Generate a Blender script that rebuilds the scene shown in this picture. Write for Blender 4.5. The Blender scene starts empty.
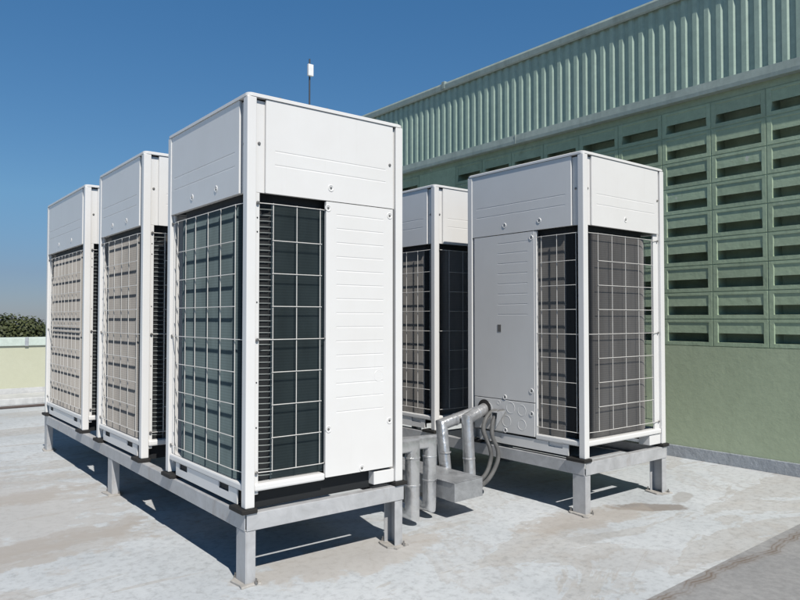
import bpy, bmesh, math, random
from mathutils import Vector, Matrix
random.seed(7)
R = math.radians
scene = bpy.context.scene
C = scene.collection

# ------------------------------------------------------------------ measured layout (metres)
HB, H, D = 0.315, 1.748, 0.833          # underside height of units, unit height, unit depth
WX = 3.91                               # plane of the green wall
SUN = Vector((-0.20, -0.85, 1.0))       # towards the sun

# ------------------------------------------------------------------ materials
def nt(m):
    m.use_nodes = True
    n = m.node_tree; n.nodes.clear()
    out = n.nodes.new('ShaderNodeOutputMaterial'); b = n.nodes.new('ShaderNodeBsdfPrincipled')
    n.links.new(b.outputs[0], out.inputs[0])
    return n, b
def node(n, t, **kw):
    x = n.nodes.new(t)
    for k, v in kw.items():
        if k in x.inputs.keys(): x.inputs[k].default_value = v
        else: setattr(x, k, v)
    return x
def coord(n, kind='Object', scale=(1, 1, 1), rot=(0, 0, 0), loc=(0, 0, 0)):
    if kind == 'World':
        g = n.nodes.new('ShaderNodeNewGeometry'); o = g.outputs['Position']
    else:
        t = n.nodes.new('ShaderNodeTexCoord'); o = t.outputs['Object']
    mp = n.nodes.new('ShaderNodeMapping'); mp.inputs['Scale'].default_value = scale
    mp.inputs['Rotation'].default_value = rot; mp.inputs['Location'].default_value = loc
    n.links.new(o, mp.inputs[0]); return mp.outputs[0]
def noise(n, vec, scale, detail=4, rough=.55, dist=0.0):
    x = node(n, 'ShaderNodeTexNoise', Scale=scale, Detail=detail, Roughness=rough, Distortion=dist)
    n.links.new(vec, x.inputs['Vector']); return x.outputs['Fac']
def ramp(n, fac, stops):
    r = n.nodes.new('ShaderNodeValToRGB'); e = r.color_ramp.elements
    while len(e) < len(stops): e.new(.5)
    for i, (p, c) in enumerate(stops):
        e[i].position = p; e[i].color = (*c, 1) if len(c) == 3 else c
    n.links.new(fac, r.inputs[0]); return r.outputs[0]
def mix(n, fac, a, b, mode='MIX'):
    x = n.nodes.new('ShaderNodeMix'); x.data_type = 'RGBA'; x.blend_type = mode
    for s, v in ((0, fac), (6, a), (7, b)):
        if hasattr(v, 'links'): n.links.new(v, x.inputs[s])
        else: x.inputs[s].default_value = v if s == 0 else (*v, 1)
    return x.outputs[2]
def bump(n, b, hgt, strength, dist):
    x = node(n, 'ShaderNodeBump', Strength=strength, Distance=dist)
    n.links.new(hgt, x.inputs['Height']); n.links.new(x.outputs[0], b.inputs['Normal'])
def g3(v): return (v, v, v)

def mat_plain(name, col, rough=.5, metal=0., var=.08, scale=14, bstr=0., bscale=60, bdist=.002, kind='Object'):
    m = bpy.data.materials.new(name); n, b = nt(m)
    v = coord(n, kind)
    f = noise(n, v, scale, 5, .6)
    lo = tuple(c*(1-var) for c in col); hi = tuple(min(1, c*(1+var)) for c in col)
    n.links.new(ramp(n, f, [(.3, lo), (.7, hi)]), b.inputs['Base Color'])
    b.inputs['Roughness'].default_value = rough; b.inputs['Metallic'].default_value = metal
    if bstr: bump(n, b, noise(n, v, bscale, 3), bstr, bdist)
    return m

def mat_white():
    m = bpy.data.materials.new('white_enamel'); n, b = nt(m)
    v = coord(n, 'World')
    f = noise(n, v, 3.2, 5, .6)
    c = ramp(n, f, [(.3, (.775, .765, .745)), (.65, (.81, .805, .79))])
    st = coord(n, 'World', (22, 22, 1.3))
    s = ramp(n, noise(n, st, 1.6, 5, .65), [(.6, g3(0)), (.85, g3(.16))])
    c = mix(n, s, c, (.52, .49, .44))
    n.links.new(c, b.inputs['Base Color'])
    b.inputs['Roughness'].default_value = .38
    bump(n, b, noise(n, v, 2.3, 2), .08, .01)
    return m
def mat_galv(name, lo, hi, rust=.0, metal=.25, rough=.55, sc=9, bs=.15, bsc=40, bd=.002):
    m = bpy.data.materials.new(name); n, b = nt(m)
    v = coord(n, 'World')
    f = noise(n, v, sc, 6, .7, .6)
    c = ramp(n, f, [(.3, lo), (.7, hi)])
    v2 = coord(n, 'World', (1, 1, .6))
    r = ramp(n, noise(n, v2, 5.5, 6, .72, .5), [(.58, g3(0)), (.78, g3(rust))])
    c = mix(n, r, c, (.25, .155, .085))
    n.links.new(c, b.inputs['Base Color'])
    b.inputs['Metallic'].default_value = metal
    rr = ramp(n, f, [(.3, g3(rough-.1)), (.7, g3(rough+.12))]); n.links.new(rr, b.inputs['Roughness'])
    bump(n, b, noise(n, v, bsc, 4), bs, bd)
    return m
def mat_fin(name, col):
    m = bpy.data.materials.new(name); n, b = nt(m)
    v = coord(n)
    w = node(n, 'ShaderNodeTexWave', wave_type='BANDS', bands_direction='Z', Scale=25.0, Distortion=.15, Detail=1)
    n.links.new(v, w.inputs['Vector'])
    c = ramp(n, w.outputs['Fac'], [(.05, tuple(x*.86 for x in col)), (.4, col)])
    v2 = coord(n, 'Object', (1, 1, .25))
    d = ramp(n, noise(n, v2, 7, 5, .6), [(.35, g3(.8)), (.7, g3(1.1))])
    c = mix(n, 1.0, c, d, 'MULTIPLY')
    n.links.new(c, b.inputs['Base Color']); b.inputs['Roughness'].default_value = .6
    return m
def mat_roof():
    m = bpy.data.materials.new('worn_roof_coating'); n, b = nt(m)
    v = coord(n, 'World')
    # pale bluish coating, worn to brown streaks that run across the roof
    base = ramp(n, noise(n, v, .9, 8, .62, .4), [(.32, (.47, .50, .52)), (.52, (.56, .59, .61)), (.7, (.63, .655, .67))])
    v2 = coord(n, 'World', (.28, .95, 1), (0, 0, R(12)), (.3, .2, 0))
    br = ramp(n, noise(n, v2, 2.0, 8, .62, .9), [(.545, g3(0)), (.556, g3(.5)), (.58, g3(.36)), (.75, g3(.7))])
    c = mix(n, br, base, (.425, .395, .355))
    v3 = coord(n, 'World', (1, 1, 1), (0, 0, 0), (4.1, 1.7, 0))
    pu = ramp(n, noise(n, v3, 1.1, 7, .6, .5), [(.56, g3(0)), (.575, g3(.45)), (.60, g3(.12)), (.8, g3(.3))])   # dried puddle rims
    c = mix(n, pu, c, (.44, .42, .395))
    fn = ramp(n, noise(n, v, 24, 8, .75), [(.33, g3(.74)), (.5, g3(1)), (.72, g3(1.08))])
    c = mix(n, 1.0, c, fn, 'MULTIPLY')
    sp = ramp(n, noise(n, v, 90, 3, .6), [(.24, g3(.5)), (.31, g3(1))])
    c = mix(n, .6, c, mix(n, 1.0, c, sp, 'MULTIPLY'))
    # trowel cracks
    vo = node(n, 'ShaderNodeTexVoronoi', feature='DISTANCE_TO_EDGE', Scale=.55)
    vd = n.nodes.new('ShaderNodeVectorMath'); vd.operation = 'ADD'
    nz = node(n, 'ShaderNodeTexNoise', Scale=2.2, Detail=5.0)
    n.links.new(v, nz.inputs['Vector']); n.links.new(v, vd.inputs[0]); n.links.new(nz.outputs['Color'], vd.inputs[1])
    n.links.new(vd.outputs[0], vo.inputs['Vector'])
    cr = ramp(n, vo.outputs['Distance'], [(.0, g3(.16)), (.006, g3(0))])
    c = mix(n, cr, c, (.25, .235, .215))
    # one dark oily stain beside the right-hand stand
    def blob(cx, cy, rx, ry, amt, col, c, rot=0, wob=.35):
        mp = coord(n, 'World')
        sub = n.nodes.new('ShaderNodeVectorMath'); sub.operation = 'SUBTRACT'; sub.inputs[1].default_value = (cx, cy, 0)
        n.links.new(mp, sub.inputs[0])
        ro = n.nodes.new('ShaderNodeMapping'); ro.vector_type = 'TEXTURE'
        ro.inputs['Rotation'].default_value = (0, 0, rot); ro.inputs['Scale'].default_value = (rx, ry, 1)
        n.links.new(sub.outputs[0], ro.inputs[0])
        ln = n.nodes.new('ShaderNodeVectorMath'); ln.operation = 'LENGTH'; n.links.new(ro.outputs[0], ln.inputs[0])
        ad = n.nodes.new('ShaderNodeMath'); ad.operation = 'ADD'; n.links.new(ln.outputs['Value'], ad.inputs[0])
        ml = n.nodes.new('ShaderNodeMath'); ml.operation = 'MULTIPLY_ADD'; ml.inputs[1].default_value = wob*4; ml.inputs[2].default_value = -wob*2
        n.links.new(noise(n, v, 6.5, 6, .65), ml.inputs[0]); n.links.new(ml.outputs[0], ad.inputs[1])
        return mix(n, ramp(n, ad.outputs[0], [(.80, g3(amt)), (1.0, g3(0))]), c, col)
    c = blob(2.40, -.36, .24, .085, .8, (.235, .205, .18), c, R(-38))
    c = blob(2.75, -.36, .16, .06, .5, (.30, .27, .24), c, R(20))
    c = blob(1.72, -.42, .22, .16, .35, (.33, .325, .315), c, R(10))
    c = blob(1.55, -.80, .26, .14, .3, (.36, .33, .30), c, R(-20))
    c = blob(1.9, -.28, .5, .16, .45, (.42, .37, .32), c, R(-4), .5)
    c = blob(.55, .02, .6, .22, .5, (.46, .405, .345), c, 0, .5)
    c = blob(-.95, 1.85, 1.15, 1.15, .55, (.46, .437, .41), c, R(8), .6)
    c = blob(-.65, 1.00, .75, .20, .5, (.42, .39, .355), c, R(4), .5)
    c = blob(-.9, 2.1, .9, .22, .5, (.41, .375, .34), c, R(8), .6)
    c = blob(-.5, 1.1, .6, .16, .45, (.39, .355, .32), c, R(12), .6)
    n.links.new(c, b.inputs['Base Color']); b.inputs['Roughness'].default_value = .75
    bump(n, b, noise(n, v, 30, 8, .7), .25, .004)
    return m
def mat_walk():
    m = bpy.data.materials.new('grey_walkway_screed'); n, b = nt(m)
    v = coord(n, 'World')
    c = ramp(n, noise(n, v, 2.2, 8, .65), [(.3, (.285, .287, .29)), (.7, (.36, .36, .36))])
    fn = ramp(n, noise(n, v, 28, 8, .75), [(.33, g3(.78)), (.6, g3(1.05))])
    c = mix(n, 1.0, c, fn, 'MULTIPLY')
    sx = n.nodes.new('ShaderNodeSeparateXYZ'); n.links.new(v, sx.inputs[0])
    nz = node(n, 'ShaderNodeTexNoise', Scale=2.6, Detail=4.0, noise_dimensions='1D')
    n.links.new(sx.outputs['X'], nz.inputs['W'])
    def mth(op, a, bb):
        x = n.nodes.new('ShaderNodeMath'); x.operation = op
        for i, q in enumerate((a, bb)):
            if hasattr(q, 'links'): n.links.new(q, x.inputs[i])
            else: x.inputs[i].default_value = q
        return x.outputs[0]
    off = mth('MULTIPLY', mth('SUBTRACT', nz.outputs['Fac'], .5), .16)
    d = mth('SUBTRACT', mth('ADD', sx.outputs['Y'], 1.135), off)
    for k, (o, w, a) in enumerate(((0, .007, 1), (.021, .005, .9), (-.018, .005, .8), (0, .05, .5))):
        f = ramp(n, mth('ABSOLUTE', mth('SUBTRACT', d, o), 0), [(0, g3(a)), (w, g3(0))])
        f2 = mix(n, 1.0, f, ramp(n, noise(n, v, 9, 4), [(.35, g3(.25)), (.6, g3(1))]), 'MULTIPLY')
        c = mix(n, f2, c, (.17, .13, .10))
    n.links.new(c, b.inputs['Base Color']); b.inputs['Roughness'].default_value = .8
    bump(n, b, noise(n, v, 34, 8, .7), .3, .004)
    return m
def mat_paint_wall(name, lo, hi, bstr=.5, chips=None, streak=.0, metal=0, rough=.75, mott=.86):
    m = bpy.data.materials.new(name); n, b = nt(m)
    v = coord(n, 'World')
    c = ramp(n, noise(n, v, 1.4, 8, .65, .4), [(.3, lo), (.7, hi)])
    f = ramp(n, noise(n, v, 18, 6, .7), [(.3, g3(mott)), (.65, g3(1+(1-mott)*.35))])
    c = mix(n, 1.0, c, f, 'MULTIPLY')
    if streak:
        v2 = coord(n, 'World', (3, 3, .25))
        s = ramp(n, noise(n, v2, 2.4, 6, .65), [(.52, g3(0)), (.8, g3(streak))])
        c = mix(n, s, c, tuple(x*.45 for x in lo))
    if chips:
        oi = n.nodes.new('ShaderNodeObjectInfo')
        c = mix(n, 1.0, c, ramp(n, oi.outputs['Random'], [(0, g3(.90)), (1, g3(1.06))]), 'MULTIPLY')
        s = ramp(n, noise(n, v, 7, 7, .72), [(.66, g3(0)), (.675, g3(.75))])
        c = mix(n, s, c, chips)
        s = ramp(n, noise(n, coord(n, 'World', (1, 1, 1), (0, 0, 0), (3, 7, 1)), 5, 8, .75), [(.62, g3(0)), (.70, g3(.5))])
        c = mix(n, s, c, (.20, .23, .155))
    n.links.new(c, b.inputs['Base Color']); b.inputs['Roughness'].default_value = rough
    b.inputs['Metallic'].default_value = metal
    if bstr: bump(n, b, noise(n, v, 26, 6, .65), bstr, .01)
    return m
def mat_leaf(name, lo, hi):
    m = bpy.data.materials.new(name); n, b = nt(m)
    v = coord(n)
    c = ramp(n, noise(n, v, .55, 4, .6), [(.32, lo), (.68, hi)])
    n.links.new(c, b.inputs['Base Color']); b.inputs['Roughness'].default_value = .65
    return m

M = dict(
    white=mat_white(),
    fin=mat_fin('coil_fins', (.44, .42, .395)),
    finblue=mat_fin('coil_fins_blue', (.195, .262, .275)),
    dark=mat_plain('dark_inside', (.012, .014, .016), .7),
    tube=mat_plain('bare_coil_tube', (.17, .19, .185), .55, .1),
    wire=mat_plain('guard_wire', (.74, .72, .68), .45),
    steel=mat_galv('galvanised_steel', (.43, .435, .44), (.60, .605, .615), .5),
    alu=mat_galv('pipe_cladding', (.50, .505, .51), (.72, .725, .73), .12, .7, .34, 8, 1.0, 7, .02),

    duct=mat_galv('duct_sheet', (.28, .29, .30), (.50, .51, .52), .45, .45, .42, 11, .5, 9, .008),
    rubber=mat_plain('black_rubber', (.018, .017, .016), .8),
    hose=mat_plain('grey_hose', (.135, .134, .130), .6, 0, .2, 30),
    screw=mat_plain('screw_metal', (.27, .26, .25), .4, .6),
    mortar=mat_plain('mortar_pad', (.42, .40, .37), .85, 0, .2, 20, .4, 40, .005, 'World'),
    roof=mat_roof(), walk=mat_walk(),
    green=mat_paint_wall('green_masonry_paint', (.385, .49, .33), (.45, .555, .39), .3, (.62, .62, .57), .35),
    plaster=mat_paint_wall('green_plaster_paint', (.45, .525, .355), (.50, .575, .40), .22, None, .16, 0, .75, .93),
    skirt=mat_paint_wall('grey_wall_base', (.36, .39, .42), (.46, .49, .52), .7, None, .4),
    clad=mat_paint_wall('pale_green_sheet', (.37, .49, .40), (.42, .535, .445), .0, None, .22, 0, .42),
    trim=mat_paint_wall('grey_green_trim', (.33, .40, .365), (.41, .475, .43), .05, None, .55, 0, .45),
    cream=mat_paint_wall('cream_green_paint', (.53, .54, .405), (.56, .57, .44), .1, None, .08, 0, .75, .96),
    mint=mat_paint_wall('mint_coping_paint', (.56, .65, .59), (.62, .70, .64), .2, None, .15),
    kerb=mat_paint_wall('pale_kerb_paint', (.52, .53, .53), (.66, .665, .66), .4, None, .5),
    cable=mat_plain('dark_pipe_plastic', (.075, .055, .05), .6),
    mast=mat_plain('dark_mast', (.055, .06, .07), .5),
    plastic=mat_plain('white_plastic', (.85, .85, .85), .4),
    leafa=mat_leaf('foliage_olive', (.03, .042, .014), (.085, .098, .034)),
    leafb=mat_leaf('foliage_deep', (.02, .036, .014), (.062, .088, .03)),
    bark=mat_plain('bark', (.10, .075, .055), .9),
    land=mat_plain('far_land', (.075, .085, .05), .9, 0, .5, .05),
    housewall=mat_plain('house_wall', (.55, .54, .51), .8, 0, .06, 1),
    houseroof=mat_plain('house_roof', (.74, .74, .72), .6, 0, .06, 1),
    glass=mat_plain('dark_glass', (.03, .035, .04), .15),
)

# ------------------------------------------------------------------ mesh helpers
class MB:
    def __init__(s): s.v = []; s.f = []
    def add(s, vs, fs):
        o = len(s.v); s.v += [tuple(x) for x in vs]; s.f += [tuple(i+o for i in f) for f in fs]; return s
    def box(s, x0, x1, y0, y1, z0, z1):
        return s.add([(x0,y0,z0),(x1,y0,z0),(x1,y1,z0),(x0,y1,z0),(x0,y0,z1),(x1,y0,z1),(x1,y1,z1),(x0,y1,z1)],
                     [(3,2,1,0),(4,5,6,7),(0,1,5,4),(1,2,6,5),(2,3,7,6),(3,0,4,7)])
    def prism(s, poly, z0, z1):
        n = len(poly)
        return s.add([(x,y,z0) for x,y in poly]+[(x,y,z1) for x,y in poly],
                     [tuple(range(n-1,-1,-1)), tuple(range(n,2*n))]+[(i,(i+1)%n,n+(i+1)%n,n+i) for i in range(n)])
    def sweep(s, pts, r, seg=12, caps=True, rs=None):
        pts = [Vector(p) for p in pts]; n = len(pts); rings = []
        d0 = (pts[1]-pts[0]).normalized()
        up = Vector((0,0,1)) if abs(d0.z) < .9 else Vector((1,0,0))
        a = d0.cross(up).normalized(); b = a.cross(d0)
        cur = [(a*math.cos(t)+b*math.sin(t)) for t in [2*math.pi*k/seg for k in range(seg)]]
        offs = [v*(rs[0] if rs else r) for v in cur]
        for i in range(n):
            din = (pts[i]-pts[i-1]).normalized() if i else d0
            dout = (pts[i+1]-pts[i]).normalized() if i < n-1 else din
            nrm = (din+dout).normalized()
            k = (rs[i] if rs else r)/(rs[i-1] if rs else r) if i else 1
            new = []
            for o in offs:
                o2 = o*k
                t = -o2.dot(nrm)/din.dot(nrm) if i else 0
                new.append(o2+din*t)
            rings.append([pts[i]+o for o in new])
            # after the joint, flatten the ring perpendicular to dout
            offs = [o - dout*(o.dot(dout)) for o in new]
        vs = [v for ring in rings for v in ring]
        fs = [(i*seg+k, i*seg+(k+1)%seg, (i+1)*seg+(k+1)%seg, (i+1)*seg+k) for i in range(n-1) for k in range(seg)]
        if caps: fs += [tuple(range(seg-1,-1,-1)), tuple((n-1)*seg+k for k in range(seg))]
        return s.add(vs, fs)
    def lathe(s, prof, origin, axis, seg=16):
        o = Vector(origin); ax = Vector(axis).normalized()
        up = Vector((0,0,1)) if abs(ax.z) < .9 else Vector((1,0,0))
        a = ax.cross(up).normalized(); b = a.cross(ax); vs = []
        for r, h in prof:
            for k in range(seg):
                t = 2*math.pi*k/seg
                vs.append(o+ax*h+(a*math.cos(t)+b*math.sin(t))*r)
        n = len(prof)
        fs = [(i*seg+k, i*seg+(k+1)%seg, (i+1)*seg+(k+1)%seg, (i+1)*seg+k) for i in range(n-1) for k in range(seg)]
        fs.append(tuple((n-1)*seg+k for k in range(seg)))
        return s.add(vs, fs)
    def mesh(s, name, m):
        me = bpy.data.meshes.new(name); me.from_pydata(s.v, [], s.f); me.materials.append(M[m]); me.update(); return me
    def build(s, name, m, parent=None, bevel=0, smooth=False, fix=True):
        me = s.mesh(name, m)
        if fix:
            bm = bmesh.new(); bm.from_mesh(me); bmesh.ops.recalc_face_normals(bm, faces=bm.faces); bm.to_mesh(me); bm.free()
        return link(name, me, parent, bevel, smooth)
def link(name, me, parent=None, bevel=0, smooth=False):
    o = bpy.data.objects.new(name, me); C.objects.link(o)
    if parent: o.parent = parent
    if bevel:
        md = o.modifiers.new('bevel', 'BEVEL'); md.width = bevel; md.segments = 2; md.limit_method = 'ANGLE'; md.harden_normals = False
    if smooth:
        for p in me.polygons: p.use_smooth = True
        me.set_sharp_from_angle(angle=R(40))
    return o
def tag(o, label=None, cat=None, group=None, kind=None):
    if label: o['label'] = label
    if cat: o['category'] = cat
    if group: o['group'] = group
    if kind: o['kind'] = kind
    return o
def empty(name, loc, rz=0, label=None, cat=None, group=None):
    o = bpy.data.objects.new(name, None); C.objects.link(o); o.location = loc; o.rotation_euler = (0,0,rz); o.empty_display_size = .1
    return tag(o, label, cat, group)

# ------------------------------------------------------------------ condensing unit
# canonical frame: front (service panel) at x=0 facing -x, right side y=0, back x=D, left y=W, z=0 underside
PT = .018            # posts stand proud of the recessed strips by this much
BSCREW = MB().lathe([(.0062,.0004),(.0055,.0024),(.0015,.0026)], (0,0,0), (0,-1,0), 10).mesh('screw', 'screw')
SCREW = MB().lathe([(.0072,0),(.0072,.003),(.005,.0052),(.002,.0056)], (0,0,0), (0,-1,0), 10).mesh('screw', 'screw')
BOSS = MB().lathe([(.0165,0),(.0148,.0026),(.0122,.0026),(.0085,.0004),(.0005,.0004)], (0,0,0), (0,-1,0), 20).mesh('screw_boss', 'white')
PIN = MB().lathe([(.0035,0),(.003,.002)], (0,0,0), (0,-1,0), 8).mesh('rivet', 'dark')

def make_unit(x0, y0, W, flip, label, finmat='fin', extra_wire=False):
    """flip=False: front faces -x ; flip=True: turned half round, front faces +x"""
    root = empty('condensing_unit', (x0, y0, HB) if not flip else (x0+D, y0+W, HB), math.pi if flip else 0,
                 label, 'air conditioner', 'air conditioning units on the roof')
    # face frames: P(u, z, depth)
    FR = dict(front=((0,0), (0,1), (-1,0), W), right=((0,0), (1,0), (0,-1), D), back=((D,0), (0,1), (1,0), W), left=((0,W), (1,0), (0,1), D))
    def P(face, u, z, d=0):
        o, uu, nn, L = FR[face]
        return (o[0]+uu[0]*u-nn[0]*d, o[1]+uu[1]*u-nn[1]*d, z)
    def fbox(mb, face, u0, u1, z0, z1, d0, d1):
        a = P(face, u0, z0, d0); b = P(face, u1, z1, d1)
        return mb.box(min(a[0],b[0]), max(a[0],b[0]), min(a[1],b[1]), max(a[1],b[1]), z0, z1)
    def stick(me, name, face, u, z, d=0):
        o = link(name, me, root)
        nn = FR[face][2]
        o.location = P(face, u, z, d); o.rotation_euler = (0, 0, math.atan2(nn[1], nn[0])+math.pi/2)
        if me is BOSS: link('screw', BSCREW, o)
        return o
    # --- four corner posts with their rubber pads
    for (cx, cy) in ((0,0),(D,0),(D,W),(0,W)):
        sx = 1 if cx == 0 else -1; sy = 1 if cy == 0 else -1
        a = sorted((cx, cx+sx*.043)); b = sorted((cy, cy+sy*.041))
        MB().box(*a, *b, 0.001, 1.731).build('corner_post', 'white', root, .004)
        a = sorted((cx-sx*.020, cx+sx*.052)); b = sorted((cy-sy*.012, cy+sy*.118))
        MB().box(*a, *b, -.019, 0.0).build('rubber_pad', 'rubber', root, .004)
        # galvanised foot behind the post
        a = sorted((cx+sx*.044, cx+sx*.165)); b = sorted((cy+sy*.012, cy+sy*.09))
        if (cx == 0) != (cy == 0): MB().box(*a, *b, .001, .063).build('foot', 'white', root, .003)
        # folded strip next to the post on both faces (upper part)
    # --- top frame
    r = .022; poly = []
    e = .0012
    for (cx, cy, a0) in ((D+e-r, W+e-r, 0), (-e+r, W+e-r, 90), (-e+r, -e+r, 180), (D+e-r, -e+r, 270)):
        for k in range(5):
            t = R(a0+k*22.5); poly.append((cx+r*math.cos(t), cy+r*math.sin(t)))
    n = len(poly); ri = min(D, W)*.43
    cxm, cym = D/2, W/2
    top = MB()
    nseg = n
    inner = []
    for (px, py) in poly:
        t = math.atan2(py-cym, px-cxm); inner.append((cxm+ri*math.cos(t), cym+ri*math.sin(t)))
    zt, zb = H, 1.731
    zc = zt-.005; k = .985
    vs = [(x,y,zb) for x,y in poly]+[(x,y,zc) for x,y in poly]+[(cxm+(x-cxm)*k, cym+(y-cym)*k, zt) for x,y in poly]+[(x,y,zt) for x,y in inner]+[(x,y,zb-.12) for x,y in inner]+[(cxm+(x-cxm)*.94, cym+(y-cym)*.94, zb) for x,y in poly]
    fs = []
    for i in range(n):
        j = (i+1) % n
        fs += [(i,j,n+j,n+i), (n+i,n+j,2*n+j,2*n+i), (2*n+i,2*n+j,3*n+j,3*n+i), (3*n+i,3*n+j,4*n+j,4*n+i), (5*n+i,5*n+j,j,i)]
    top.add(vs, fs)
    tf = top.build('top_frame', 'white', root, 0)
    for face in ('front','right','back','left'):
        L = FR[face][3]
        for u in (.10, L*.52, L-.16):
            o = link('screw', SCREW, root); q = P(face, u, H-.001, .014); o.location = q; o.rotation_euler = (-math.pi/2, 0, 0)
    # fan, its guard and the fan deck
    MB().box(.05, D-.05, .05, W-.05, 1.333, 1.338).build('fan_deck', 'dark', root)
    fan = MB().lathe([(.09,0),(.09,.10),(.05,.13),(.005,.135)], (cxm,cym,1.52), (0,0,1), 20)
    for k in range(4):
        t = k*math.pi/2; c_, s_ = math.cos(t), math.sin(t)
        vs = []
        for (rr, w, z) in ((.085,.06,1.60),(.2,.10,1.61),(ri*.93,.13,1.62)):
            for q, dz in ((-w,-.05),(w,.03)):
                vs.append((cxm+rr*c_-q*s_, cym+rr*s_+q*c_, z+dz))
        fan.add(vs, [(0,1,3,2),(2,3,5,4)])
    fan.build('fan', 'dark', root)
    fg = MB()
    for k in range(9):
        rr = .05+k*(ri-.05)/8
        fg.sweep([(cxm+rr*math.cos(2*math.pi*i/32), cym+rr*math.sin(2*math.pi*i/32), H+.004) for i in range(33)], .0028, 5, False)
    for k in range(8):
        t = k*math.pi/4; fg.sweep([(cxm, cym, H+.009), (cxm+ri*1.02*math.cos(t), cym+ri*1.02*math.sin(t), H+.009)], .0028, 5)
    fg.build('fan_guard', 'wire', root)
    def panel(face, u0, u1, z0, z1, d1, a, b, zs, name):
        """folded sheet panel with pressed grooves between u=a and u=b at the heights zs"""
        d = .004; mb = MB()
        def q(*c): mb.add([P(face, *x) for x in c], [tuple(range(len(c)))])
        q((u0,z0,d),(a,z0,d),(a,z1,d),(u0,z1,d)); q((b,z0,d),(u1,z0,d),(u1,z1,d),(b,z1,d))
        lo = z0; dp = .0014
        for z in zs:
            q((a,lo,d),(b,lo,d),(b,z-.0045,d),(a,z-.0045,d))
            q((a,z-.0045,d),(b,z-.0045,d),(b-.004,z,d+dp),(a+.004,z,d+dp))
            q((a+.004,z,d+dp),(b-.004,z,d+dp),(b,z+.003,d),(a,z+.003,d))
            q((a,z-.0045,d),(a+.004,z,d+dp),(a,z+.003,d)); q((b,z-.0045,d),(b,z+.003,d),(b-.004,z,d+dp))
            lo = z+.003
        q((a,lo,d),(b,lo,d),(b,z1,d),(a,z1,d))
        c = [(u0,z0),(u1,z0),(u1,z1),(u0,z1)]
        for i in range(4):
            (ua,za),(ub,zb2) = c[i], c[(i+1)%4]; q((ua,za,d),(ub,zb2,d),(ub,zb2,d1),(ua,za,d1))
        q(*[(u,z,d1) for u,z in c])
        me = mb.mesh(name, 'white')
        bm = bmesh.new(); bm.from_mesh(me); bmesh.ops.remove_doubles(bm, verts=bm.verts, dist=1e-5); bmesh.ops.recalc_face_normals(bm, faces=bm.faces); bm.to_mesh(me); bm.free()
        o = link(name, me, root, .0025); o.modifiers['bevel'].angle_limit = R(62)
        return o
    # --- upper panels
    for face in ('front','right','back','left'):
        L = FR[face][3]
        # which end of this face carries the wide strip (the viewer's right on front/back, viewer's left on right, ...)
        s_lo, s_hi = {'front': (.088, .036), 'right': (.085, .058), 'back': (.036, .088), 'left': (.058, .088)}[face]
        # recessed backing strips
        bk = MB(); fbox(bk, face, .0432, L-.0432, 1.3285, 1.722, PT, PT+.012)
        bk.build('side_strip', 'white', root)
        panel(face, s_lo, L-s_hi, 1.327, 1.729, PT-.001, s_lo+.043, L-s_hi-.043, (1.452, 1.512), 'upper_panel')
        if L > .85:
            us = (.326, .609) if W < 1 else (.40, .80)
            if face == 'back': us = tuple(L-u for u in us)
            for u in us: stick(BOSS, 'screw_boss', face, u, 1.381, .004)
        else:
            stick(BOSS, 'screw_boss', face, L*.5, 1.386, .004)
        vstrip = {'front': .065, 'right': .062, 'back': L-.065, 'left': L-.062}[face]
        stick(SCREW, 'screw', face, vstrip, 1.538, PT)
        if face in ('left',): stick(SCREW, 'screw', face, .079, 1.538, .004)
        if face in ('right',): stick(SCREW, 'screw', face, L-.072, 1.538, .004)
    # --- front service panels
    split = .365 if W < 1 else .50
    panel('front', split, W-.058, .282, 1.322, .024, split+.055, split+.305, [1.268-.0645*k for k in range(7,-1,-1)], 'service_panel')
    fbox(bk := MB(), 'front', W-.082, W-.0432, .07, 1.322, PT, .03); bk.build('side_strip', 'white', root)
    p = MB(); fbox(p, 'front', split, W-.058, .075, .278, .004, .024); p.build('pipe_panel', 'white', root, .004)
    for (u, z, rad) in ((.663,.256,.014),(.562,.233,.036),(.470,.226,.034),(.596,.146,.037),(.470,.138,.034),(.769,.204,.05)):
        k = MB(); q = P('front', u+split-.365, z, .004)
        k.lathe([(rad,0),(rad-.001,.0011),(rad-.0025,.0011),(rad-.0035,.0002)], q, (-1,0,0), 28)
        k.build('knockout', 'white', root)
    for (u, z) in ((.610,.295),(.391,.351),(.391,.213),(.607,.088),(.389,1.284)):
        stick(BOSS, 'screw_boss', 'front', u+split-.365, z, .004)
    sticker = MB(); fbox(sticker, 'front', split+.275, split+.305, .706, .752, .0025, .004); sticker.build('sticker', 'screw', root)
    ed = MB(); fbox(ed, 'front', split-.014, split-.001, .09, 1.322, .006, .0235); ed.build('panel_flange', 'white', root, .002)
    # --- left side: half coil (towards the back), half blank ribbed panel
    ls = D-.392
    panel('left', .058, ls, .076, 1.323, .022, .115, .386, [1.268-.0645*k for k in range(14,-1,-1)], 'side_panel')
    kk = MB(); kk.lathe([(.027,0),(.026,.0007),(.025,.0007),(.024,.0002)], P('left', D-.688, .518, .004), (0,1,0), 28); kk.build('knockout', 'white', root)
    for (u, z) in ((D-.407,.291),(D-.754,.299),(D-.754,1.290),(D-.402,1.293),(D-.592,.092)): stick(BOSS, 'screw_boss', 'left', u, z, .004)
    # lower strips carrying the wire guard clips
    for face, (a, b) in (('left', (D-.067, D-.0432)), ('right', (.0432, .060)), ('right', (D-.098, D-.0432)), ('front', (.0432,.052)), ('back', (.0432,.052))):
        q = MB(); fbox(q, face, a, b, .05, 1.3275, PT, PT+.012); q.build('side_strip', 'white', root, .002)
    for z in (.33,.52,.86,1.16,1.22): stick(PIN, 'rivet', 'left', D-.056, z, PT)
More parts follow.
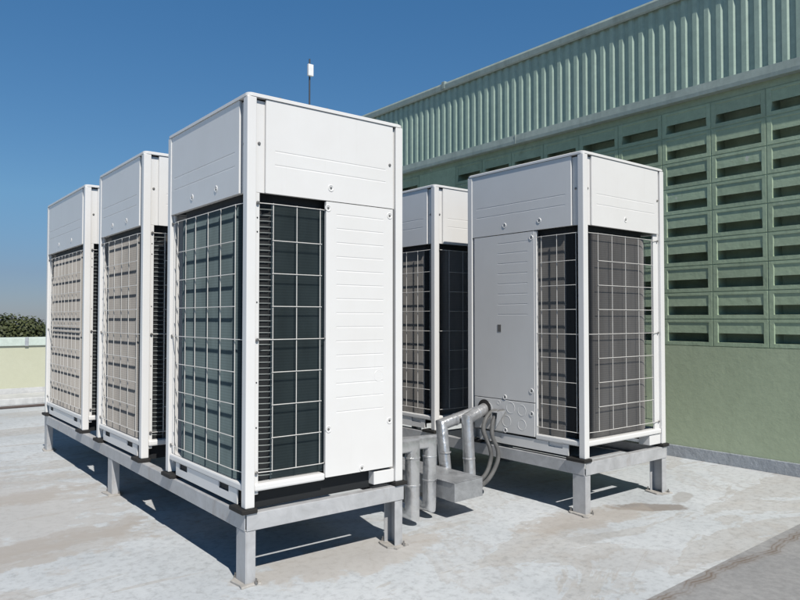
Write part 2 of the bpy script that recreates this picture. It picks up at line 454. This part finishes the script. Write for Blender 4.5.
    # --- base: lip rail all round and base plates with lifting slots on front and back
    for face in ('front','right','back','left'):
        L = FR[face][3]
        a, b = (.0435, L-.0435)
        if face == 'front': b = split-.002
        if face == 'left': a = ls+.001
        q = MB(); fbox(q, face, a, b, .065, .097, .004, .06); q.build('base_rail', 'white', root, .008)
        if face in ('front','back'):
            q = MB(); s1 = (.165,.27); s2 = (W-.29, W-.185)
            fbox(q, face, .122, W-.10, .001, .036, .010, .016)
            for (c, d) in ((.122, s1[0]), (s1[1], s2[0]), (s2[1], W-.10)): fbox(q, face, c, d, .036, .064, .010, .016)
            q.build('base_plate', 'white', root)
            q = MB(); fbox(q, face, .126, W-.104, .004, .063, *((.028, .032) if face == 'front' else (.0175, .021))); q.build('slot_shade', 'dark', root)  # near-black sheet added behind the slots in place of their inner shade
            if face == 'front':
                for s in (s1, s2):
                    q = MB(); fbox(q, face, s[0]-.004, s[1]+.004, .030, .0638, .019, .026); q.build('slot_cover', 'white', root, .002)
    MB().box(.05, D-.05, .05, W-.05, .066, .072).box(.06, D-.06, .27 if not flip else .08, W-.27 if not flip else W-.055, .004 if not flip else -.016, .0655).build('base_tray', 'dark', root)
    # --- the coil: thin fins on a path round three sides, bare bends at two corners
    dx_, dxb, dy_, rc, z0, z1 = .026, .0175, .038, .120, .100, 1.286
    seglist = []   # (point, normal, kind)
    def line(p, q, nrm, step=.0031):
        L = (Vector(q)-Vector(p)).length; k = int(L/step)
        for i in range(k+1): seglist.append((Vector(p).lerp(Vector(q), i/max(k,1)), Vector(nrm), 'fin'))
    def arc(c, a0, a1, kind, rr=rc, step=.0031):
        k = int(abs(a1-a0)*rr/step)
        for i in range(1, k):
            t = a0+(a1-a0)*i/k; nn = Vector((math.cos(t), math.sin(t))); seglist.append((Vector(c)+nn*rr, nn, kind))
    Ax, Ay, Bx, By = dx_+rc, dy_+rc, D-dxb-rc, W-dy_-rc
    r2 = .16 if flip else .22
    line((dx_, split+.02), (dx_, Ay), (-1,0))
    arc((Ax, Ay), math.pi, 1.17*math.pi, 'bend')
    arc((Ax, Ay), 1.17*math.pi, 1.5*math.pi, 'fin')
    line((Ax, dy_), (D-dxb-r2, dy_), (0,-1))
    arc((D-dxb-r2, dy_+r2), 1.5*math.pi, 2*math.pi, 'fin', r2)
    line((D-dxb, dy_+r2), (D-dxb, By), (1,0))
    arc((Bx, By), 0, .20*math.pi, 'fin')
    arc((Bx, By), .20*math.pi, .5*math.pi, 'bend')
    line((Bx, W-dy_), (ls-.03, W-dy_), (0,1))
    fb = MB(); back = MB(); bt = 0
    dpt = .015
    for (p, nn, kind) in seglist:
        if kind == 'fin':
            q = p-nn*dpt
            if nn.y > .98: q.x -= dpt*.085          # fins tilted on the blank panel side, shaped to catch less sun
            fb.add([(p.x,p.y,z0),(q.x,q.y,z0),(q.x,q.y,z1),(p.x,p.y,z1)], [(0,1,2,3)])
    fb.build('coil_fins', finmat, root, fix=False)
    bp = [(p-nn*(dpt+.001 if kind == 'fin' else .03)) for p, nn, kind in seglist[::6]]
    back.add([(p.x,p.y,z0-.02) for p in bp]+[(p.x,p.y,1.334) for p in bp], [(i,i+1,len(bp)+i+1,len(bp)+i) for i in range(len(bp)-1)])
    back.build('coil_core', 'dark', root, fix=False)
    z = z0+.02; bends = MB()
    while z < z1:
        bends.sweep([(Bx+rc*.965*math.cos(t), By+rc*.965*math.sin(t), z) for t in [math.pi*(.21+.31*k/7) for k in range(8)]], .0026, 6, False)
        z += .0254
    bends.build('coil_bend', 'tube', root, smooth=True)
    # --- wire guards
    zs = [.142,.283,.422,.561,.701,.843,.984,1.126,1.283]
    rw = .0019; dw = .006
    def guard(face, us, ends, lo, hi):
        g = MB()
        zz = list(zs)
        if extra_wire and face == 'back': zz += [.735, .77]
        for u in us: g.sweep([P(face,u,zs[0]-.004,dw+.004), P(face,u,zs[-1]+.004,dw+.004)], rw, 6)
        for i, z in enumerate(zz):
            long = i in (0, 4, 8)
            a, b = (ends[0], ends[1]) if long else (lo, hi)
            pts = [P(face,a,z,PT-.002 if long else dw), P(face,lo,z,dw), P(face,hi,z,dw), P(face,b,z,PT-.002 if long else dw)] if long else [P(face,a,z,dw), P(face,b,z,dw)]
            g.sweep(pts, rw, 6)
        g.build('wire_guard', 'wire', root, smooth=True)
        for z in (zs[0], zs[4], zs[8]):
            for u in ends:
                o = stick(SCREW, 'screw', face, u, z, PT-.006)
    if W < 1:
        guard('back', [W-q for q in (.132,.285,.427,.576,.700,.806)], (.046, W-.046), W-.812, W-.126)
    else:
        guard('back', [W-q for q in (.134,.263,.379,.490,.615,.714,.816,.94,1.06)], (.046, W-.046), W-1.066, W-.128)
    guard('right', (.148,.284,.420,.558,.700), (.050, D-.060), .142, .706)
    guard('left', (D-.364, D-.244, D-.128), (D-.396, D-.055), D-.370, D-.122)
    guard('front', (.061,.199,.315) if W < 1 else (.061,.199,.33,.45), (.046, split-.008), .058, split-.045)
    return root

Y2, W2, Y3, W3 = 1.3146, .906, 2.577, 1.217
RX, RY, RW = 1.9458, -.2442, .939
RY2 = 1.0303
make_unit(0, 0, .93, True, 'large white condensing unit nearest the camera, blank ribbed side panel in full sun', 'finblue')
make_unit(0, Y2, W2, True, 'white condensing unit between the nearest and the farthest unit of the left-hand row')
make_unit(0, Y3, W3, True, 'wider white condensing unit at the far end of the left-hand row, by the parapet', extra_wire=True)
make_unit(RX, RY, RW, False, 'white condensing unit with clad pipes and hoses entering its front, beside the green wall')
make_unit(RX, RY2, W3, False, 'white condensing unit seen in the gap behind the one with the pipes')

# ------------------------------------------------------------------ steel stands
def channel(mb, p, q, face, h=.071, w=.045, t=.005, z0=.224):
    """C channel along p->q (horizontal); face = outward direction of its web"""
    (x0,y0),(x1,y1) = p, q
    fx, fy = face
    if fx:
        a = sorted((x0, x0-fx*t)); b = sorted((x0-fx*t, x0-fx*w)); ys = sorted((y0,y1))
        mb.box(*a, *ys, z0, z0+h); mb.box(*b, *ys, z0, z0+t); mb.box(*b, *ys, z0+h-t, z0+h)
    else:
        a = sorted((y0, y0-fy*t)); b = sorted((y0-fy*t, y0-fy*w)); xs = sorted((x0,x1))
        mb.box(*xs, *a, z0, z0+h); mb.box(*xs, *b, z0, z0+t); mb.box(*xs, *b, z0+h-t, z0+h)
    return mb
def make_stand(x0, y0, L, legys, label):
    root = empty('steel_stand', (x0, y0, 0), 0, label, 'steel frame', 'galvanised stands under the units')
    # short front and rear channels, set a few mm proud of the long ones
    channel(MB(), (.006,-.003), (D+.004,-.003), (0,-1)).build('beam', 'steel', root, .002)
    channel(MB(), (.006,L+.003), (D+.004,L+.003), (0,1)).build('beam', 'steel', root, .002)
    channel(MB(), (0,.006), (0,L-.006), (-1,0), z0=.2235).build('beam', 'steel', root, .002)
    channel(MB(), (D,.05), (D,L-.05), (1,0), z0=.2235).build('beam', 'steel', root, .002)
    for ly in legys[1:-1]:
        channel(MB(), (.05,ly), (D-.05,ly), (0,-1), z0=.223).build('beam', 'steel', root, .002)
    for ly in legys:
        s = 1 if ly < L-.1 else -1
        yy = ly if s > 0 else ly
        for lx in (0, D):
            sx = 1
            m = MB(); t = .006; a = .048; dpt = .088
            xa, xb = (lx+.002, lx+a) if lx == 0 else (lx-a, lx-.002)
            web = (xa, xa+t) if lx == 0 else (xb-t, xb)
            ys = sorted((yy, yy+s*dpt))
            m.box(*web, ys[0], ys[1], .008, .2225)
            fl = (web[1], xb) if lx == 0 else (xa, web[0])
            m.box(*fl, ys[0], ys[0]+t, .008, .2225); m.box(*fl, ys[1]-t, ys[1], .008, .2225)
            lg = m.build('leg', 'steel', root, .0015)
            for (bx, by) in ((.5*(xa+xb)+.018, ys[0]-.016), (.5*(xa+xb)-.018, ys[1]+.016)):
                bo = MB().lathe([(.008,0),(.008,.009),(.004,.0095),(.004,.02)], (bx,by,.009), (0,0,1), 6).build('anchor_bolt', 'screw', lg)
            n_ = 9; cx, cy = (xa+xb)/2, (ys[0]+ys[1])/2
            poly = [(cx+(.052+random.uniform(-.012,.016))*math.copysign(abs(math.cos(t_))**.5, math.cos(t_)), cy+(.070+random.uniform(-.012,.016))*math.copysign(abs(math.sin(t_))**.5, math.sin(t_))) for t_ in [2*math.pi*k/14+.2 for k in range(14)]]
            MB().prism(poly, -.002, .009).build('mortar_pad', 'mortar', lg, .003)
    return root
make_stand(0, 0, Y3+W3, (0, 1.87, Y3+W3), 'long galvanised steel stand carrying the left-hand row of three units')
st = make_stand(RX, RY, RY2+W3-RY, (0, 1.3, RY2+W3-RY), 'galvanised steel stand carrying the two units beside the green wall')
MB().box(.05, .45, .052, .95, .2955, .2985).build('cover_plate', 'steel', st)

# ------------------------------------------------------------------ clad pipes, hoses, duct
def pipe(pts, r, bands, label, name='clad_pipe', mat='alu'):
    o = Vector(pts[0]); root_pts = [Vector(p)-Vector(pts[-1]) for p in pts]
    ob = MB().sweep(root_pts, r, 20).build(name, mat, None, 0, True)
    ob.location = pts[-1]
    tag(ob, label, 'pipe', 'metal clad refrigerant pipes')
    for (p, ax) in bands:
        q = Vector(p)-Vector(pts[-1]); ax = Vector(ax)
        MB().sweep([q-ax*.006, q-ax*.003, q+ax*.003, q+ax*.006], r, 20, False, [r+.0002, r+.003, r+.003, r+.0002]).build('joint_band', mat, ob, 0, True)
    return ob
pipe([(.80,.232,.432),(1.082,.228,.428),(1.083,.232,.066),(1.083,.32,.066)], .040, [((1.0825,.2305,.215),(0,0,1)),((1.0822,.229,.36),(0,0,1)),((.95,.23,.43),(1,0,0))],
     'silver clad upright pipe of the nearest unit, standing right behind its corner leg')
pipe([(.80,.30,.435),(1.236,.262,.425),(1.238,.272,.075),(1.236,.36,.070)], .0375, [((1.2372,.268,.215),(0,0,1)),((1.2367,.266,.345),(0,0,1)),((1.05,.278,.429),(1,-.08,0))],
     'silver clad pipe leaving the nearest unit, close against the left side of the floor duct')
pipe([(1.97,.545,.515),(1.80,.565,.487),(1.575,.545,.452),(1.582,.50,.06),(1.582,.52,.05)], .036, [((1.5789,.52,.287),(0,0,1)),((1.70,.556,.471),(-1,0,-.15))],
     'silver clad pipe with its upright just behind the floor duct, farther from the piped unit')
pipe([(1.975,.55,.525),(1.738,.488,.478),(1.748,.47,.06),(1.748,.49,.05)], .037, [((1.7436,.478,.235),(0,0,1)),((1.85,.517,.5),(.98,.2,.15))],
     'silver clad pipe bending down right in front of the piped unit, nearest to its panel')
sl_ = MB().lathe([(.058,0),(.058,.004),(.040,.010)], (0,0,0), (-1,0,0), 24).build('pipe_hole_disc', 'rubber', None, 0, True)  # flat black disc added for the darkness of the open pipe hole
sl_.location = (1.951,.545,.522); tag(sl_, 'black disc standing in for the dark hole round the pipe in the unit panel', 'pipe hole')
dz0, dz1 = .105, .206
poly = [(1.297,.128),(1.522,.138),(1.522,3.3),(1.297,3.3)]
du = MB().prism([(x-1.4,y-.13) for x,y in poly], dz0, dz1).build('floor_duct', 'duct', None, .003)
du.location = (1.4,.13,0); tag(du, 'flat grey sheet metal duct running between the two rows, end cap facing camera', 'duct')
MB().prism([(x-1.4,y-.13) for x,y in ((1.291,.135),(1.528,.145),(1.528,3.3),(1.291,3.3))], dz1+.0005, dz1+.004).build('lid', 'duct', du, .0015)
for yy in (.42, 1.6, 2.9):
    MB().box(-.09,.10,yy,yy+.06,-.001,dz0-.001).build('support_block', 'mortar', du, .004)
def spline(pts, k=8):
    P_ = [Vector(p) for p in pts]; P_ = [P_[0]*2-P_[1]]+P_+[P_[-1]*2-P_[-2]]; out = []
    for i in range(1, len(P_)-2):
        for j in range(k):
            t = j/k; a,b,c,d = P_[i-1:i+3]
            out.append(.5*((2*b)+(c-a)*t+(2*a-5*b+4*c-d)*t*t+(3*b-a-3*c+d)*t**3))
    out.append(P_[-2]); return out
def hose(pts, label):
    end = Vector(pts[-1])
    o = MB().sweep([p-end for p in spline(pts)], .0135, 10).build('drain_hose', 'hose', None, 0, True)
    o.location = end; tag(o, label, 'hose', 'grey hoses at the piped unit')
hose([(1.97,.44,.515),(1.90,.44,.510),(1.845,.435,.465),(1.825,.43,.40),(1.85,.40,.30),(1.855,.40,.22),(1.80,.41,.12),(1.70,.50,.03),(1.66,.8,.016)],
     'grey ribbed hose hanging from the piped unit, left of the two, closer to the pipe')
hose([(1.97,.375,.520),(1.91,.378,.517),(1.865,.385,.47),(1.845,.375,.38),(1.875,.355,.28),(1.86,.36,.19),(1.79,.39,.09),(1.71,.5,.022),(1.70,.8,.016)],
     'grey ribbed hose hanging from the piped unit, right of the two, under the knockouts')
hd = MB()
for (ya, yb) in ((.350,.353),(.398,.401)):
    hd.add([(x,y,z) for y in (ya,yb) for (x,z) in ((1.942,.528),(1.865,.520),(1.852,.43))], [(0,1,2),(5,4,3),(0,3,4,1),(1,4,5,2),(2,5,3,0)])
hd.add([(1.942,.353,.5285),(1.942,.398,.5285),(1.865,.398,.5205),(1.865,.353,.5205),(1.942,.353,.5255),(1.942,.398,.5255),(1.865,.398,.5175),(1.865,.353,.5175)], [(0,1,2,3),(7,6,5,4),(0,4,5,1),(1,5,6,2),(2,6,7,3),(3,7,4,0)])
hd.v = [(x-1.942, y-.375, z-.528) for x,y,z in hd.v]
h_ = hd.build('sheet_metal_hood', 'duct', None, 0); h_.location = (1.942,.375,.528); tag(h_, 'small folded grey sheet metal hood behind the two hoses', 'pipe hood')

# ------------------------------------------------------------------ green building
bd = empty('green_building', (WX, 2, 0), 0, 'long pale green building with louvre block wall and ribbed metal cladding', 'building')
def loc(mb): mb.v = [(x-WX, y-2, z) for x,y,z in mb.v]; return mb
YA, YB = -7.0, 14.0
loc(MB().box(WX, WX+.30, YA, YB, -.05, .8895)).build('plaster_wall', 'plaster', bd)
loc(MB().box(WX-.012, WX-.0005, YA, YB, -.002, .094)).build('wall_base', 'skirt', bd, .006)
loc(MB().box(WX+.0035, WX+.30, YA, YB, 2.7855, 2.93)).build('lintel_band', 'green', bd)
loc(MB().box(WX+.135, WX+.30, YA, YB, .8900, 2.7850)).build('inner_wall', 'green', bd)
PW, PH = .4135, .2105
def block_mb():
    mb = MB(); g = .002
    u0,u1,v0,v1 = g, PW-g, g, PH-g
    a0,a1,b0,b1 = .034, PW-.036, .033, .188; vm = .103
    t = .006   # taper of the reveals
    def q(*pts): mb.add(pts, [tuple(range(len(pts)))])
    # block coords: y = u, z = v, x = depth
    F = lambda u,v,d: (d,u,v)
    # front frame with tiny chamfer
    c = .003
    o0 = [F(u0,v0,.006),F(u1,v0,.006),F(u1,v1,.006),F(u0,v1,.006)]
    o1 = [F(u0+c,v0+c,0),F(u1-c,v0+c,0),F(u1-c,v1-c,0),F(u0+c,v1-c,0)]
    i1 = [F(a0,b0,0),F(a1,b0,0),F(a1,b1,0),F(a0,b1,0)]
    dl = .0058
    i2 = [F(a0+t,b0+.002,.03),F(a1-t,b0+.002,.03),F(a1-t,b1-.002,dl+.002),F(a0+t,b1-.002,dl+.002)]
    for A_, B2 in ((o0,o1),(o1,i1)):
        for k in range(4):
            j = (k+1)%4; q(A_[k],A_[j],B2[j],B2[k])
    # reveals
    mL = [F(a0,vm,0), F(a0+t,vm,.0040)]; mR = [F(a1,vm,0), F(a1-t,vm,.0040)]
    q(i1[3],i1[2],F(a1-t,b1-.003,dl),F(a0+t,b1-.003,dl))                     # top reveal
    q(i1[3],F(a0+t,b1-.003,dl),F(a0+t,vm,.0040),F(a0,vm,0))                   # left upper
    q(i1[2],F(a1,vm,0),F(a1-t,vm,.0040),F(a1-t,b1-.003,dl))
    q(F(a0+t,b1-.003,dl),F(a1-t,b1-.003,dl),F(a1-t,vm,.0040),F(a0+t,vm,.0040)) # louvre face
    dd = .13
    q(F(a0+t,vm,.0040),F(a1-t,vm,.0040),F(a1-t,vm+.03,dd),F(a0+t,vm+.03,dd))   # louvre underside
    q(F(a0,vm,0),F(a0+t,vm,.0040),F(a0+t,vm+.03,dd),F(a0+t*2,b0+.004,dd),F(a0,b0,0))
    q(F(a1,vm,0),F(a1,b0,0),F(a1-t*2,b0+.004,dd),F(a1-t,vm+.03,dd),F(a1-t,vm,.0040))
    q(F(a0,b0,0),F(a1,b0,0),F(a1-t*2,b0+.004,dd),F(a0+t*2,b0+.004,dd))
    q(F(a0+t*2,b0+.004,dd),F(a1-t*2,b0+.004,dd),F(a1-t,vm+.03,dd),F(a0+t,vm+.03,dd))
    # mortar joint behind the chamfer
    q(F(0,0,.005),F(PW,0,.005),F(PW,v0+.001,.005),F(0,v0+.001,.005)); q(F(0,v1-.001,.005),F(PW,v1-.001,.005),F(PW,PH,.005),F(0,PH,.005))
    q(F(0,v0+.001,.005),F(u0+.001,v0+.001,.005),F(u0+.001,v1-.001,.005),F(0,v1-.001,.005)); q(F(u1-.001,v0+.001,.005),F(PW,v0+.001,.005),F(PW,v1-.001,.005),F(u1-.001,v1-.001,.005))
    return mb
bmb = block_mb(); bme = bmb.mesh('louvre_block', 'green')
bm = bmesh.new(); bm.from_mesh(bme); bmesh.ops.recalc_face_normals(bm, faces=bm.faces)
bm.to_mesh(bme); bm.free()
ZB, YJ = .890, .0245
def cols():
    out = []
    for k in range(-3, 7): out.append(YJ+PW*k)
    return out
vis = []; rest = []
for yk in range(-16, 7):
    for r_ in range(9): (vis if -3 <= yk <= 6 else rest).append((YJ+PW*yk, ZB+PH*r_))
yp0 = YJ+PW*7; yp1 = yp0+.62
for k in range(0, 25):
    for r_ in range(9): (vis if (k < 1 and r_ >= 8) else rest).append((yp1+PW*k, ZB+PH*r_))
for (y, z) in vis:
    o = link('louvre_block', bme, bd); o.location = (0, y-2, z)
rm = MB()
for (y, z) in rest:
    rm.add([(a, b+y-2, c_+z) for a,b,c_ in bmb.v], bmb.f)
ro = rm.build('louvre_blocks', 'green', bd); ro['kind'] = 'stuff'
loc(MB().box(WX+.002, WX+.13, yp0+.001, yp1-.001, .8895, 2.785)).build('pilaster', 'green', bd, .003)
# fascia, ribbed sheet, roof cap
loc(MB().prism([(0,0),(1,0),(1,1),(0,1)], 0, 1)) if False else None
fa = MB(); prof = [(WX-.062,2.838),(WX-.064,2.868),(WX-.058,2.928),(WX-.02,2.934),(WX+.05,2.934),(WX+.05,2.8385)]
fa.add([(x,YA,z) for x,z in prof]+[(x,YB,z) for x,z in prof], [tuple(range(6)), tuple(range(11,5,-1))]+[(i,(i+1)%6,6+(i+1)%6,6+i) for i in range(6)])
loc(fa).build('fascia_flashing', 'trim', bd)
for yj in (-2.0, 1.98):
    loc(MB().box(WX-.0655, WX-.056, yj, yj+.012, 2.8365, 2.9305)).build('flashing_joint', 'trim', bd, .002)
cl = MB(); pts = []; y = YA+.018
xv, xr = WX-.036, WX-.0525
while y < YB:
    pts += [(xv,y),(xv,y+.036),(xr,y+.053),(xr,y+.0885)]; y += .095
nn_ = len(pts)
cl.add([(x,y,2.925) for x,y in pts]+[(x,y,3.70) for x,y in pts], [(i,i+1,nn_+i+1,nn_+i) for i in range(nn_-1)])
loc(cl).build('ribbed_cladding', 'clad', bd, fix=False)
rc_ = MB(); prof = [(WX-.070,3.640),(WX-.082,3.652),(WX-.086,3.70),(WX-.074,3.722),(WX-.02,3.735),(WX+.25,3.75),(WX+.25,3.70),(WX-.02,3.66)]
n8 = len(prof)
rc_.add([(x,YA-.05,z) for x,z in prof]+[(x,YB,z) for x,z in prof], [tuple(range(n8)), tuple(range(2*n8-1,n8-1,-1))]+[(i,(i+1)%n8,n8+(i+1)%n8,n8+i) for i in range(n8)])
loc(rc_).build('roof_cap', 'trim', bd, 0)
for yj in (3.0,):
    loc(MB().box(WX-.089, WX-.03, yj, yj+.05, 3.656, 3.738)).build('cap_joint', 'trim', bd, .004)
loc(MB().box(WX+.02, WX+.30, YA, YB, 2.931, 3.70)).build('upper_wall', 'green', bd)
rf = MB(); rf.add([(WX+.2,YA,3.745),(WX+6,YA,4.25),(WX+6,YB,4.25),(WX+.2,YB,3.745),(WX+.2,YA,3.60),(WX+6,YA,3.9),(WX+6,YB,3.9),(WX+.2,YB,3.60)], [(0,1,2,3),(7,6,5,4),(0,4,5,1),(1,5,6,2),(2,6,7,3),(3,7,4,0)])
loc(rf).build('roof_sheet', 'trim', bd)
loc(MB().box(WX+.301, WX+6, YA, YB, -12, 3.59)).build('building_body', 'plaster', bd)

# antenna on the roof edge
an = empty('antenna_mast', (3.96, 6.12, 3.73), 0, 'thin dark mast with a small white box near its top, above the roof line', 'antenna')
MB().sweep([(0,0,0),(0,0,1.21)], .0125, 8).build('mast', 'mast', an)
MB().box(-.05,.036,-.055,-.013,.945,1.118).build('antenna_box', 'plastic', an, .006)
MB().box(-.05,.05,-.05,.05,-.02,.012).build('foot_plate', 'mast', an)

# ------------------------------------------------------------------ roof floor, walkway, parapet
ro_ = MB().box(-14, WX+.2, -9, 8.3, -.35, 0).build('roof_floor', 'roof'); tag(ro_, kind='structure')
wk = MB(); wk.add([(-14,-9,.004),(WX-.013,-9,.004),(WX-.013,-1.045,.004),(2.9,-1.048,.004),(1.19,-1.105,.004),(-14,-1.35,.004)], [(0,1,2,3,4,5)])
wk_ = wk.build('roof_walkway', 'walk'); tag(wk_, kind='structure')
pa = empty('parapet_wall', (0, 8, 0), 0, 'low cream green parapet with mint coping behind the left-hand row', 'parapet')
MB().box(-14, WX-.02, 0, .25, .155, .728).build('wall_face', 'cream', pa)
MB().box(-14, WX-.02, -.012, .25, -.002, .1545).build('wall_base', 'kerb', pa, .004)
for (a, b) in ((-14, -5.2),(-5.196, .596),(.602, WX-.02)):
    MB().box(a, b, -.025, .28, .7285, .842).build('coping', 'mint', pa, .008)
MB().box(.58,.625,-.032,-.02,.725,.846).build('coping_joint', 'skirt', pa, .003)
kb = MB().box(-14, WX-.03, 7.32, 7.985, -.002, .085).build('roof_kerb', 'kerb', None, .012); tag(kb, 'low pale painted kerb along the foot of the parapet', 'kerb')
cb = MB(); cb.sweep([(x, .018*math.sin(x*1.7), 0) for x in [-14+.5*i for i in range(36)]], .017, 8)
cb_ = cb.build('floor_pipe', 'cable', None, 0, True); cb_.location = (0, 6.97, .016); tag(cb_, 'thin dark pipe lying on the roof in front of the kerb', 'pipe')

# ------------------------------------------------------------------ beyond the roof
gd = MB(); gd.add([(-1500,-1500,-12),(1500,-1500,-12),(1500,1500,-12),(-1500,1500,-12)], [(0,1,2,3)])
tag(gd.build('ground', 'land'), kind='structure')
def tree(x, y, top, cr, mat, label):
    root = empty('tree', (x, y, -12), random.uniform(0, 6), label, 'tree', 'trees beyond the parapet')
    hgt = top+12
    MB().sweep([(0,0,-.2),(.1,.05,hgt*.3),(-.05,.1,hgt*.55),(.1,0,hgt*.8)], .3, 8, True, [.42,.3,.22,.08]).build('trunk', 'bark', root, 0, True)
    cr_ = MB()
    lobes = []
    for i in range(20):
        t = random.uniform(0, 2*math.pi); rr = cr*random.uniform(.2,.72); zz = random.uniform(.42,.90)
        lobes.append((rr*math.cos(t), rr*math.sin(t), hgt*zz, cr*random.uniform(.28,.48)))
    lobes.append((0,0,hgt-cr*.42,cr*.42))
    for (lx,ly,lz,lr) in lobes:
        for k in range(900):
            v = Vector((random.gauss(0,1),random.gauss(0,1),random.gauss(0,1))).normalized()
            p = Vector((lx,ly,lz))+Vector((v.x,v.y,v.z*.8))*lr*random.uniform(.55,1.06)
            if p.z > hgt+.05: p.z = hgt-random.uniform(0,.6)
            n1 = (v+Vector((random.gauss(0,.35),random.gauss(0,.35),random.gauss(0,.35)+.3))).normalized()
            a = n1.orthogonal().normalized(); b = n1.cross(a); s = random.uniform(.06,.17)
            rot = random.uniform(0, 3.1); a, b = a*math.cos(rot)+b*math.sin(rot), b*math.cos(rot)-a*math.sin(rot)
            cr_.add([p-a*s, p+b*s*.7, p+a*s*1.2, p-b*s*.7], [(0,1,2,3)])
    cr_.build('crown', mat, root, fix=False)
    for k in range(4):
        t = random.uniform(0,6.28); l = lobes[k]
        MB().sweep([(0,0,hgt*.35),(l[0]*.5,l[1]*.5,hgt*.5),(l[0],l[1],l[2])], .1, 6, True, [.16,.1,.04]).build('limb', 'bark', root, 0, True)
for a in ((7.3, 56.0, 1.75, 3.6, 'leafa', 'broad olive green tree, highest crown above the parapet'),
          (2.0, 60.0, 1.3, 4.2, 'leafb', 'dark tree cut off by the left edge, behind the parapet'),
          (10.6, 60.0, .75, 3.2, 'leafb', 'dark green tree right of the highest crown, beside the far unit'),
          (10.2, 50.5, -1.1, 2.9, 'leafb', 'lower dark tree in front of the taller crowns beyond the parapet'),
          (5.4, 49.0, -.9, 3.0, 'leafa', 'lower olive tree straight above the coping beyond the parapet'),
          (17.0, 80.0, .9, 4.4, 'leafb', 'distant tree just left of the far unit, against the sky'),
          (8.9, 66.0, 1.0, 4.0, 'leafb', 'dark tree in the gap between the two tallest crowns'),
          (13.6, 72.0, .55, 4.2, 'leafa', 'distant olive tree close beside the post of the far unit'),
          (-4.0, 62.0, 1.2, 4.5, 'leafa', 'olive tree farther left beyond the parapet'),
          (-11.0, 58.0, .8, 4.0, 'leafb', 'dark tree farthest left beyond the parapet')):
    tree(*a)
def house(x, y, w, d, top, label):
    b = empty('house', (x, y, -12), R(-20), label, 'house', None)
    h = top+12-1.4
    MB().box(-w/2,w/2,-d/2,d/2,-.1,h).build('wall', 'housewall', b)
    m = MB(); m.add([(-w/2-.4,-d/2-.4,h),(w/2+.4,-d/2-.4,h),(w/2+.4,d/2+.4,h),(-w/2-.4,d/2+.4,h),(-w/2-.4,0,h+1.4),(w/2+.4,0,h+1.4)], [(0,1,5,4),(2,3,4,5),(0,4,3),(1,2,5),(3,2,1,0)])
    m.build('roof', 'houseroof', b)
    for i in range(3):
        for zz in (h-1.9, h-4.9):
            cx = -w/2+w*(i+.5)/3
            MB().box(cx-.6,cx+.6,-d/2-.05,-d/2+.1,zz-.7,zz+.7).build('window', 'glass', b)
house(9.6, 44.5, 5, 7, -.62, 'house with a white roof showing over the coping next to the far unit')
# ------------------------------------------------------------------ light, sky, camera
w = bpy.data.worlds.new('World'); scene.world = w; w.use_nodes = True
n = w.node_tree; n.nodes.clear()
sky = n.nodes.new('ShaderNodeTexSky'); sky.sky_type = 'NISHITA'; sky.sun_disc = False
el = math.atan2(SUN.z, math.hypot(SUN.x, SUN.y))
sky.sun_elevation = el; sky.sun_rotation = math.atan2(SUN.x, SUN.y)
sky.altitude = 0; sky.air_density = 1.0; sky.dust_density = .1; sky.ozone_density = 3.0
bg = n.nodes.new('ShaderNodeBackground'); bg.inputs['Strength'].default_value = .06
ou = n.nodes.new('ShaderNodeOutputWorld')
tint = n.nodes.new('ShaderNodeMix'); tint.data_type = 'RGBA'; tint.blend_type = 'MULTIPLY'; tint.inputs[0].default_value = 1
tc = n.nodes.new('ShaderNodeTexCoord'); sz = n.nodes.new('ShaderNodeSeparateXYZ'); n.links.new(tc.outputs['Generated'], sz.inputs[0])
tr = n.nodes.new('ShaderNodeValToRGB'); te = tr.color_ramp.elements   # clear air overhead, grey blue haze low down
te[0].position = .0; te[0].color = (.52, .63, .97, 1); te[1].position = 1; te[1].color = (.24, .33, .38, 1)
for p, c in ((.06, (.60, .71, .98, 1)), (.16, (.80, 1.12, 1.30, 1)), (.43, (.76, 1.39, 1.70, 1)), (.62, (.36, .58, .70, 1))):
    q = te.new(p); q.color = c
n.links.new(sz.outputs['Z'], tr.inputs[0]); n.links.new(tr.outputs[0], tint.inputs[7])
n.links.new(sky.outputs[0], tint.inputs[6]); n.links.new(tint.outputs[2], bg.inputs[0]); n.links.new(bg.outputs[0], ou.inputs[0])
sl = bpy.data.lights.new('sun', 'SUN'); sl.energy = 4.35; sl.angle = R(.5); sl.color = (1, .955, .89)
so = bpy.data.objects.new('sun', sl); C.objects.link(so)
so.rotation_euler = (-SUN).to_track_quat('-Z', 'Y').to_euler()
cd = bpy.data.cameras.new('camera'); cam = bpy.data.objects.new('camera', cd); C.objects.link(cam)
cd.sensor_width = 36; cd.lens = 36*691.78/800; cd.clip_end = 4000; cd.clip_start = .05
cam.location = (-1.2886, -2.6551, 1.1072); cam.rotation_euler = (math.pi/2+.0264, -.0002, -.6702)
scene.camera = cam
vs = scene.view_settings; vs.view_transform = 'Standard'; vs.look = 'None'; vs.exposure = 0; vs.gamma = 1; vs.use_curve_mapping = False
scene.cycles.max_bounces = 6; scene.cycles.diffuse_bounces = 1; scene.cycles.glossy_bounces = 2
